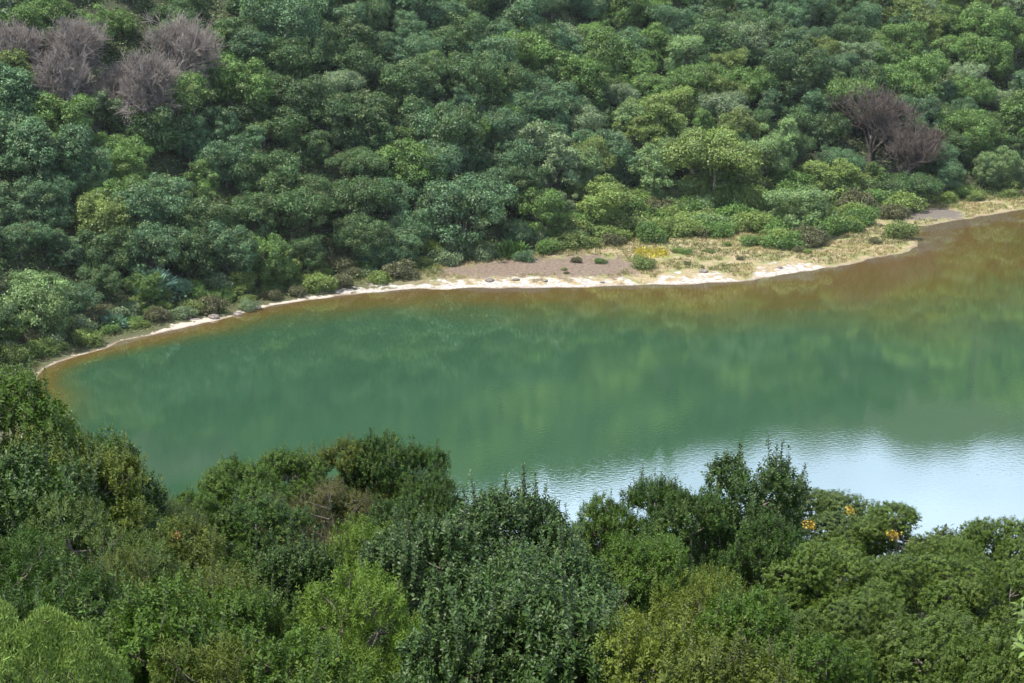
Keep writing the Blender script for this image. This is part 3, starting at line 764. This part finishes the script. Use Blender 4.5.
# dry grass on the flats: one mass
def flat_grass():
    r = np.random.default_rng(31); x = r.uniform(-75, 135, 90000); y = r.uniform(270, 440, 90000)
    z, s1, s2 = height(x, y, True); md_ = sdist(x, y, MUD); sl_ = sdist(x, y, SILT)
    sw_ = np.interp(x, SAND_X, SAND_W)
    ok = (s2 < 3) & (s1 > sw_*1.15+.6+1.5*vnoise(x/3, y/3, 8)) & (r.uniform(0, 1, 90000) < np.interp(x, [-40, -5], [.12, 1])) & (md_ > -1) & (sl_ > .5) & (vnoise(x/4.5, y/4.5, 41) > -.55)
    x, y, z = x[ok][:26000], y[ok][:26000], z[ok][:26000]; n = len(x); k = 7
    P0 = np.repeat(np.stack([x, y, z], 1), k, 0) + r.normal(size=(n*k, 3))*np.array([.22, .22, 0])
    m = n*k; D = nrm(r.normal(size=(m, 3))*.5+np.array([0, 0, 1.0])); Nn = nrm(r.normal(size=(m, 3)))
    L = r.uniform(.22, .6, m)*np.repeat(r.uniform(.6, 1.2, n), k)
    V, Qd, _ = leaves(P0, D, Nn, L, L*.28, 4)
    wv = np.repeat(np.clip(.5+.6*vnoise(x/9, y/9, 42)+.25*r.normal(size=n), 0, 1), k)
    me = mesh_np('grass', V, Qd, fattr={'v': r.uniform(0, 1, m), 'w': np.clip(wv+.25, 0, 1)}, mats=[M_GRASS])
    o = new_obj('grass', me); o['tint'] = [.14, .15, .05]
    tag(o, 'straw-coloured and olive grass over the flats behind the beach', 'grass', kind='stuff')
flat_grass()
def herb(px, py, wpx, hpx, mat, label):
    r = np.random.default_rng(int(px)); c = slope_hit(px, py, .1); n = 1500
    wm = wpx*np.linalg.norm(c-np.array([0, 0, CAMZ]))/FOC/2
    x = c[0]+r.uniform(-1, 1, n)*wm; y = c[1]+r.normal(size=n)*hpx*.9*.35; z = height(x, y)
    D = nrm(r.normal(size=(n, 3))*.6+np.array([0, 0, 1.])); L = r.uniform(.25, .6, n)
    V, Qd, _ = leaves(np.stack([x, y, z], 1)-np.array([[c[0], c[1], c[2]]]), D, nrm(r.normal(size=(n, 3))), L, L*.5, 4)
    me = mesh_np('herb_patch', V, Qd, fattr={'v': r.uniform(0, 1, n), 'w': r.uniform(0, 1, n)}, mats=[mat])
    tag(new_obj('herb_patch', me, None, c), label, 'plants', kind='stuff')
herb(651, 253, 32, 6, M_GOLD, 'yellow flowering herb patch between the two lone shrubs')
# small stones on the sand
def rock(px, py, r_, seed):
    rg = np.random.default_rng(seed); c = slope_hit(px, py, .05)
    import bmesh
    bm = bmesh.new(); bmesh.ops.create_icosphere(bm, subdivisions=2, radius=r_)
    for v in bm.verts:
        v.co *= 1+.25*float(vnoise(np.array(v.co.x*2/r_+seed), np.array(v.co.y*2/r_+v.co.z), seed)); v.co.z *= .5
    me = bpy.data.meshes.new('rock'); bm.to_mesh(me); bm.free(); me.materials.append(M_ROCK)
    return new_obj('rock', me, None, (c[0], c[1], c[2]+r_*.15))
M_ROCK = bark_mat('dark_rock', (0.10, 0.085, 0.07), (0.22, 0.19, 0.16), 2.0)
rocks = [(489, 281, .9, 'largest dark rock on the white beach'), (516, 280, .6, 'small rock right of the largest beach rock'), (545, 281, .5, 'small rock mid way along the white beach'),
         (214, 318, 1.0, 'dark rock at the right end of the small sand spot'), (238, 315, .8, 'dark rock on the shore right of the small sand spot'), (602, 283, .5, 'small rock near the right end of the white beach'),
         (704, 272, .8, 'dark rock on the pale gravel spit'), (780, 268, .6, 'small rock on the second pale gravel patch')]
for i, (a, b_, r_, lb) in enumerate(rocks): tag(rock(a, b_, r_, i), lb, 'rock', 'rocks on the far shore')

# ------------------------------------------------------------------ near hillside
NT = {  # leaf colours of the near trees
    'dk': (0.046, 0.092, 0.015), 'md': (0.072, 0.132, 0.017), 'br': (0.122, 0.195, 0.027), 'ol': (0.098, 0.128, 0.021),
    'cl': (0.056, 0.106, 0.024), 'ye': (0.125, 0.160, 0.020), 'gr': (0.088, 0.132, 0.034), 'do': (0.088, 0.138, 0.022), 'bn': (0.105, 0.100, 0.030)}
GN = 'trees and shrubs on the near hillside'
NEAR = [
 (12, 372, 47, 120, 'nbroad0', 'md', 'tall mid green tree at the left picture edge, top beside the dark shore corner'),
 (82, 436, 49, 90, 'nclusia1', 'dk', 'dark glossy tree bulging over the water at left, right edge against the lake'),
 (42, 432, 46, 110, 'nbroad2', 'ol', 'olive bushy tree between the left edge tree and the dark glossy one'),
 (8, 455, 42, 100, 'nclusia0', 'dk', 'dark tree filling the left edge below the tall mid green one'),
 (70, 500, 40, 130, 'nlance1', 'gr', 'feathery grey-green tree with narrow leaves, left foreground'),
 (10, 530, 36, 120, 'nlance0', 'dk', 'dark narrow-leaved tree at the left edge above the bright grassy mound'),
 (150, 488, 51, 100, 'nsmall0', 'gr', 'thin grey-green small-leaved tree just right of the dark glossy tree at left'),
 (120, 548, 38, 130, 'nsmall1', 'ol', 'olive small-leaved tree with bare twigs, left of the orange leaves'),
 (182, 522, 43, 110, 'nbroad1', 'ol', 'olive tree with a few orange leaves, left foreground'),
 (65, 575, 33, 130, 'nbroad2', 'dk', 'dark tree directly behind the bright grassy mound'),
 (150, 590, 31, 140, 'nbroad0', 'md', 'tangled mid green tree right of the bright grassy mound'),
 (215, 575, 37, 90, 'nbroad2', 'ol', 'olive broad-leaved tree at the lower left'),
 (238, 462, 58, 110, 'nbroad2', 'md', 'mid green tree with upright shoots, leftmost of the crest against the lake'),
 (190, 492, 55, 90, 'nbroad1', 'md', 'low mid green tree in the dip of the crest, left'),
 (288, 452, 61, 110, 'nbroad0', 'md', 'mid green tree with shoots, second on the crest against the lake'),
 (345, 440, 63, 90, 'nbroad1', 'ol', 'tree at the top of the crest with reddish shaded leaves'),
 (388, 434, 63, 90, 'nbroad2', 'dk', 'dark tree at the highest point of the crest against the lake'),
 (430, 474, 59, 60, 'nbroad0', 'dk', 'dark tree at the right end of the crest, left of the sky reflection'),
 (330, 480, 55, 130, 'nsmall1', 'bn', 'brownish small-leaved tree below the crest'),
 (255, 500, 50, 140, 'nbroad1', 'dk', 'dark wide tree below the left part of the crest'),
 (395, 500, 52, 110, 'nbroad1', 'dk', 'dark tree behind the bright green one, left of centre'),
 (300, 545, 43, 120, 'nclusia1', 'dk', 'dark tree in the hollow left of the bright green tree'),
 (372, 515, 44, 100, 'nlance0', 'br', 'bright green narrow-leaved tree, upper of the two left of centre'),
 (340, 568, 36, 180, 'nlance1', 'br', 'large bright green narrow-leaved tree at lower left of centre'),
 (245, 592, 35, 130, 'nbroad0', 'md', 'mid green broad-leaved tree left of the large bright green tree'),
 (205, 640, 29, 100, 'nlance0', 'ol', 'olive narrow-leaved bush at the bottom edge, left'),
 (290, 640, 29, 120, 'nbroad1', 'md', 'mid green bush at the bottom edge left of centre'),
 (440, 520, 42, 120, 'nclusia0', 'cl', 'grey-green leathery-leaved tree right of the bright green ones'),
 (505, 488, 47, 60, 'nclusia1', 'cl', 'leathery-leaved tree with spires against the sky reflection'),
 (468, 580, 33, 180, 'nclusia0', 'cl', 'big-leaved dark shrub at the bottom centre, largest leaves'),
 (540, 545, 40, 120, 'nclusia1', 'cl', 'leathery-leaved tree at centre below the spires'),
 (602, 500, 53, 90, 'nbroad0', 'md', 'mid green tree on the crest right of centre'),
 (655, 478, 54, 90, 'nbroad1', 'dk', 'dark tree on the crest between centre and the twin spires'),
 (565, 595, 32, 130, 'nclusia1', 'cl', 'grey-green leathery shrub at the bottom, right of centre'),
 (640, 535, 44, 130, 'nbroad2', 'md', 'mid green broad-leaved tree below the crest right of centre'),
 (738, 462, 51, 96, 'nclusia0', 'dk', 'tall dark tree with spires standing highest right of centre'),
 (692, 490, 49, 110, 'nbroad1', 'dk', 'dark tree left of the tall one with spires'),
 (765, 520, 46, 100, 'nbroad0', 'dk', 'dark tree between the tall spired one and the domed crowns'),
 (700, 565, 38, 150, 'nlance1', 'ye', 'yellow-green open tree with pale branches, right of centre'),
 (750, 592, 35, 110, 'nbroad1', 'md', 'mid green tree right of the yellow-green open one'),
 (650, 622, 31, 130, 'nbroad2', 'ye', 'yellow-green bush at the bottom edge right of centre'),
 (725, 645, 29, 120, 'nbroad0', 'ol', 'olive broad-leaved bush at the bottom edge'),
 (828, 495, 56, 150, 'ndome0', 'gr', 'greyish domed tree with yellow blossom on the right crest'),
 (898, 516, 53, 150, 'ndome1', 'do', 'domed tree with orange-yellow blossom on the right crest'),
 (1000, 523, 52, 130, 'ndome0', 'do', 'domed tree at the right edge of the crest'),
 (948, 540, 50, 110, 'ndome1', 'do', 'low domed tree in the dip of the right crest'),
 (835, 545, 45, 160, 'ndome1', 'do', 'domed green tree below the yellow blossom'),
 (925, 560, 44, 170, 'ndome0', 'do', 'wide domed tree in the middle of the right group'),
 (1012, 565, 43, 150, 'ndome1', 'do', 'domed tree at the right picture edge behind the close leaves'),
 (855, 605, 37, 180, 'ndome0', 'do', 'large domed tree at the lower right'),
 (960, 615, 35, 200, 'ndome1', 'do', 'largest domed tree at the bottom right'),
 (800, 650, 31, 120, 'ndome1', 'md', 'small domed bush at the bottom edge, left of the large domes'),
 (1030, 640, 32, 120, 'ndome0', 'do', 'domed bush in the bottom right corner'),
]
near_objs = {}
for i, (px, py, d, wpx, key, tn, lb) in enumerate(NEAR):
    p = at_y(px, py, d); gz = float(height(np.array([p[0]]), np.array([d]))[0]); R0, H0 = PROTO[key][2:4]
    sz = (p[2]-gz)/(H0+.1); sx_ = wpx*1.2*d/FOC/(2*R0)
    if not .75 < sz < 1.35: print('near', i, key, 'sz %.2f sx %.2f' % (sz, sx_))
    sx_ = max(sx_, .78*sz)
    r2 = np.random.default_rng(900+i)
    e = put({'ndome': 'domed_tree', 'nlanc': 'narrow_leaved_tree', 'nclus': 'leathery_leaved_tree', 'nbroa': 'broadleaf_tree', 'nsmal': 'small_leaved_tree'}[key[:5]],
            key, p[0], d, r2.uniform(0, 6.28), (sx_, sx_, sz), np.array(NT[tn])*r2.uniform(.9, 1.12), z=gz-.05)
    tag(e, lb, 'tree', GN); near_objs[i] = (e, p, sz)
def cluster(name, e, world, r_, n, mat, lab):
    """a child mesh of blossom or turned leaves on a near tree"""
    rg = np.random.default_rng(n+abs(int(world[0]*10))); s = e.scale; rz = e.rotation_euler.z
    q = nrm(rg.normal(size=(n, 3)))*rg.uniform(.3, 1, (n, 1))*r_ * np.array([1, 1, .7])
    w = q + np.array(world) - np.array(e.location)
    c_, s_ = math.cos(-rz), math.sin(-rz)
    l = np.stack([(w[:, 0]*c_-w[:, 1]*s_)/s[0], (w[:, 0]*s_+w[:, 1]*c_)/s[1], w[:, 2]/s[2]], 1)
    L = rg.uniform(.05, .1, n)
    V, Qd, _ = leaves(l, nrm(rg.normal(size=(n, 3))), nrm(rg.normal(size=(n, 3))), L, L*.7, 4)
    me = mesh_np(name, V, Qd, fattr={'v': rg.uniform(0, 1, n), 'w': rg.uniform(0, 1, n)}, mats=[mat])
    o = new_obj(name, me, e); o['label'] = lab
def find(lbpart): return next(near_objs[i][0] for i, r in enumerate(NEAR) if lbpart in r[6])
cluster('blossom', find('greyish domed tree'), at_y(809, 525, 54.2), .24, 170, M_YEL, 'yellow blossom cluster')
cluster('blossom', find('greyish domed tree'), at_y(850, 510, 54.0), .2, 90, M_YEL, 'small yellow blossom cluster')
cluster('blossom', find('domed tree with orange-yellow'), at_y(893, 535, 51.2), .24, 150, M_YEL, 'orange-yellow blossom cluster')
cluster('turned_leaves', find('olive tree with a few orange'), at_y(176, 536, 42), .13, 26, M_ORA, 'orange leaves')

# bright grassy mound, bottom left: arching blades
def mound():
    r = np.random.default_rng(55); top = at_y(22, 628, 24.0); gz = float(height(np.array([top[0]]), np.array([24.0]))[0])
    hh = top[2]-gz; n = 52000
    d = sph(r, n, .35); d[:, 2] = np.abs(d[:, 2])
    bl = (1+.10*vnoise(d[:, 0]*3.2, d[:, 1]*3.2+d[:, 2]*2, 9)+.06*vnoise(d[:, 0]*8, d[:, 1]*8, 10))
    p_ = d*np.array([2.3, 1.9, hh-.12])*bl[:, None]
    ax = nrm(d*np.array([.8, .8, .6])+np.array([0, 0, .5])+.55*r.normal(size=(n, 3)))
    L = r.uniform(.06, .15, n); side = nrm(np.cross(ax, r.normal(size=(n, 3))))
    V, Qd, _ = leaves(p_-ax*L[:, None]*.5, ax, np.cross(ax, side), L, r.uniform(.011, .02, n), 6, .1, .35)
    me = mesh_np('foliage', V, Qd, fattr={'v': np.repeat(r.uniform(0, 1, n), 2), 'w': np.repeat(r.uniform(0, 1, n), 2)}, mats=[M_NEAR])
    e = new_obj('bamboo_grass_clump', None, None, (top[0], 24.0, gz)); c = new_obj('foliage', me, e); c['tint'] = [.23, .33, .09]
    acc = Acc()
    for _ in range(140):
        dd_ = sph(r, 1, .6)[0]; dd_[2] = abs(dd_[2]); q = dd_*np.array([2.1, 1.7, hh-.3]); b0 = q*np.array([.3, .3, 0])
        V, Qd = tube([b0-np.array([0, 0, .3]), b0+np.array([0, 0, .6*q[2]]), q], [.012, .009, .004], 3); acc.add(V, Qd)
    new_obj('culms', acc.mesh('culms', [M_BARK]), e)
    tag(e, 'bright green mound of fine bamboo-like grass in the bottom left corner', 'grass clump', GN)
mound()

# close leafy branch entering at the right edge
def close_branch():
    r = np.random.default_rng(66); Yb = 9.0
    c = at_y(1045, 622, Yb); gz = float(height(np.array([c[0]]), np.array([Yb]))[0])
    e = new_obj('leafy_shrub', None, None, (c[0]+.15, Yb, gz)); hh = c[2]-gz
    o0 = np.array(e.location); acc = Acc(); LV = []; LQ_ = []; nv = 0
    tips = [(1019, 604), (1024, 616), (1030, 598), (1018, 640), (1026, 648), (1035, 630), (1040, 610), (1045, 640), (1050, 600), (1034, 662), (1052, 660), (1062, 622), (1070, 645), (1060, 680), (1040, 690)]
    for a, b_ in tips:
        tp = at_y(a, b_, Yb+r.uniform(-.18, .18))-o0
        mid = np.array([.05, 0, tp[2]-.35])+r.normal(size=3)*.03
        V, Qd = tube([[0, 0, -.2], [0, 0, hh*.5], mid, tp], [.016, .012, .007, .004], 5); acc.add(V, Qd)
        ax = nrm(tp-mid+np.array([-.05, -.05, .15])); ref = nrm(np.cross(ax, r.normal(size=3))); ref2 = np.cross(ax, ref)
        for k in range(11):
            an = k*2.399; rad = ref*math.cos(an)+ref2*math.sin(an); D = nrm(rad+ax*(.25+.08*k)+r.normal(size=3)*.1)
            L = r.uniform(.05, .075); wd = L*.34; S = nrm(np.cross(D, ax)); Nn = np.cross(S, D); P0 = tp-ax*(.09-.009*k)
            rows = 6; vv = []
            for q in range(rows+1):
                f = q/rows; ww = wd*.5*math.sin(math.pi*min(1, (f*.93+.05)))**.8 if q < rows else 0.0004
                cc = P0+D*L*f-Nn*L*.25*f*f
                vv += [cc-S*ww+Nn*ww*.35, cc, cc+S*ww+Nn*ww*.35]
            qs = []
            for q in range(rows):
                for j in (0, 1): qs.append((q*3+j, q*3+j+1, q*3+j+4, q*3+j+3))
            LV.append(np.array(vv)); LQ_.append(np.array(qs)+nv); nv += len(vv)
    me = mesh_np('foliage', np.concatenate(LV), np.concatenate(LQ_), fattr={'v': np.repeat(r.uniform(0, 1, len(LV)), 12), 'w': np.repeat(r.uniform(0, 1, len(LV)), 12)}, mats=[M_NEAR], smooth=True)
    cobj = new_obj('foliage', me, e); cobj['tint'] = [.16, .24, .06]
    new_obj('stem', acc.mesh('stem', [M_BARK]), e)
    tag(e, 'close light green leafy shoots entering at the right picture edge', 'shrub')
close_branch()

# scrub on the near hillside between and behind the trees: one mass
def near_scrub():
    r = np.random.default_rng(71); x = r.uniform(-95, 110, 9000); y = r.uniform(16, 165, 9000)
    ok = (np.abs(x) < 14+y*.45)&(sdist(x, y, LAKE) > 3); x, y = x[ok], y[ok]; z = height(x, y); n = len(x); k = 26
    rr = r.uniform(.4, 1.0, n)*np.where(y > 84, 1.7, 1); d = sph(r, n*k, .5).reshape(n, k, 3)
    p_ = (np.stack([x, y, z+.3], 1)[:, None]+d*rr[:, None, None]).reshape(-1, 3); d = d.reshape(-1, 3); m = len(p_)
    L = r.uniform(.14, .3, m)*np.repeat(np.where(y > 84, 1.8, 1), k)
    V, Qd, _ = leaves(p_, nrm(np.cross(d, sph(r, m))+.3*d), nrm(d+.5*r.normal(size=(m, 3))+np.array([0, 0, .5])), L, L*.5, 4)
    me = mesh_np('hillside_scrub', V, Qd, fattr={'v': r.uniform(0, 1, m), 'w': r.uniform(0, 1, m)*.8}, mats=[M_NEAR])
    o = new_obj('scrub', me); o['tint'] = [.032, .058, .02]
    tag(o, 'low dark scrub covering the near hillside between the trees', 'undergrowth', kind='stuff')
near_scrub()
# more of the same wood further down, hidden from here by the crest
r_ = np.random.default_rng(81); q = []
for _ in range(900):
    x, y = r_.uniform(-85, 100), r_.uniform(113, 160)
    if all((x-a)**2+(y-b)**2 > 30 for a, b in q) and float(sdist(np.array([x]), np.array([y]), LAKE)[0]) > 3: q.append((x, y))
zz = height(np.array([a for a, b in q]), np.array([b for a, b in q]))
instanced('woodland', [(a, b, c-.1) for (a, b), c in zip(q, zz)], ['round0', 'round2', 'spread1'], [TINTS['dark green'], TINTS['mid green']], .4, .55,
          'green woodland on the lower near hillside down to the lake', 'woodland', 6)

# ------------------------------------------------------------------ light
def shade_cloud():  # unseen cloud, added above the frame to shade and soften the near hillside
    import bmesh
    rg = np.random.default_rng(5); bm = bmesh.new(); cc = np.array([-205.0, -88.0, 520.0])
    for i in range(34):
        a_ = rg.uniform(0, 6.28); q = math.sqrt(rg.uniform(0, 1)); rr = rg.uniform(22, 36)*(1.15-.4*q)
        M = Matrix.Translation(Vector(cc)+Vector((math.cos(a_)*q*72, math.sin(a_)*q*56, rg.uniform(-4, 14)*(1-q)))) @ Matrix.Diagonal((rr, rr, rr*.55, 1))
        bmesh.ops.create_icosphere(bm, subdivisions=2, radius=1, matrix=M)
    me = bpy.data.meshes.new('shade_cloud'); bm.to_mesh(me); bm.free(); o = new_obj('shade_cloud', me)
    md = o.modifiers.new('blend', 'REMESH'); md.mode = 'VOXEL'; md.voxel_size = 3.5
    m, t = nt('shade_cloud_vapour'); p = N(t, 'ShaderNodeBsdfDiffuse'); p.inputs['Color'].default_value = (.9, .9, .92, 1)
    q_ = N(t, 'ShaderNodeBsdfTranslucent'); q_.inputs['Color'].default_value = (.9, .9, .92, 1)
    tp_ = N(t, 'ShaderNodeBsdfTransparent'); mx = N(t, 'ShaderNodeMixShader'); mx.inputs[0].default_value = .4
    my = N(t, 'ShaderNodeMixShader'); my.inputs[0].default_value = .82
    t.links.new(p.outputs[0], mx.inputs[1]); t.links.new(q_.outputs[0], mx.inputs[2])
    t.links.new(mx.outputs[0], my.inputs[1]); t.links.new(tp_.outputs[0], my.inputs[2]); surf(t, my.outputs[0])
    me.materials.append(m); tag(o, kind='structure')
from mathutils import Matrix, Vector
shade_cloud()
HAZE = 0.00004
def haze():
    import bmesh
    bm = bmesh.new(); bmesh.ops.create_cube(bm, size=1)
    me = bpy.data.meshes.new('haze'); bm.to_mesh(me); bm.free()
    o = new_obj('haze', me, None, (0, 60, 90), 0, (5400, 5500, 210)); o.display_type = 'WIRE'
    m, t = nt('haze_air'); v = N(t, 'ShaderNodeVolumePrincipled'); v.inputs['Density'].default_value = HAZE; v.inputs['Color'].default_value = (.85, .92, 1, 1)
    v.inputs['Anisotropy'].default_value = .2
    ou = t.nodes.new('ShaderNodeOutputMaterial'); t.links.new(v.outputs[0], ou.inputs['Volume']); me.materials.append(m)
    tag(o, 'thin pale air over the whole lake basin', 'haze', kind='stuff')
haze()
SUN_EL, SUN_AZ = 64.0, 245.0       # azimuth clockwise from +Y; the sun stands behind and to the left
world = bpy.data.worlds.new('World'); sc.world = world; world.use_nodes = True
t = world.node_tree; t.nodes.clear()
sky = N(t, 'ShaderNodeTexSky'); sky.sky_type = 'NISHITA'; sky.sun_disc = False
sky.sun_elevation = R_(SUN_EL); sky.sun_rotation = R_(SUN_AZ); sky.altitude = 2600; sky.air_density = 1.0; sky.dust_density = 1.5
tc = N(t, 'ShaderNodeTexCoord'); sp = N(t, 'ShaderNodeSeparateXYZ'); t.links.new(tc.outputs['Generated'], sp.inputs[0])
mp = N(t, 'ShaderNodeMapping'); mp.inputs['Scale'].default_value = (1, 1, 2.2); t.links.new(tc.outputs['Generated'], mp.inputs[0])
cn = noise(t, mp.outputs[0], 2.2, 6, .55)
cl = mapr(t, cn, .36, .60)
low = mapr(t, sp.outputs[2], .18, .75, 1.0, .35)
cf = math_(t, 'MULTIPLY', cl, low, clamp=True)
CLOUD = (13.0, 14.0, 15.6, 1)
cl_ = mixc(t, (16.5, 20.0, 26.5, 1), CLOUD, mapr(t, sp.outputs[2], .32, .55))
skyc = mixc(t, sky.outputs[0], cl_, math_(t, 'MAXIMUM', cf, mapr(t, sp.outputs[2], .22, .42, .85, 0.0)))
bg = N(t, 'ShaderNodeBackground'); bg.inputs['Strength'].default_value = .10
t.links.new(skyc, bg.inputs['Color']); o = N(t, 'ShaderNodeOutputWorld'); t.links.new(bg.outputs[0], o.inputs[0])
ld = bpy.data.lights.new('sun', 'SUN'); ld.energy = 4.8; ld.angle = R_(.53); ld.color = (1, .95, .87)
so = bpy.data.objects.new('sun', ld); COL.objects.link(so)
so.location = (0, 0, 300)
a = R_(SUN_AZ); dv = (math.sin(a)*math.cos(R_(SUN_EL)), math.cos(a)*math.cos(R_(SUN_EL)), math.sin(R_(SUN_EL)))
from mathutils import Vector
so.rotation_euler = Vector(dv).to_track_quat('Z', 'Y').to_euler()
sc.view_settings.view_transform = 'Standard'; sc.view_settings.look = 'None'; sc.view_settings.gamma = 1; sc.view_settings.exposure = 0.84
sc.view_settings.use_curve_mapping = False
pass; sc.cycles.max_bounces = 6; sc.cycles.diffuse_bounces = 3; sc.cycles.glossy_bounces = 3; sc.cycles.transmission_bounces = 4; sc.cycles.transparent_max_bounces = 4
sc.cycles.sample_clamp_indirect = 6
print('objects', len(bpy.data.objects))
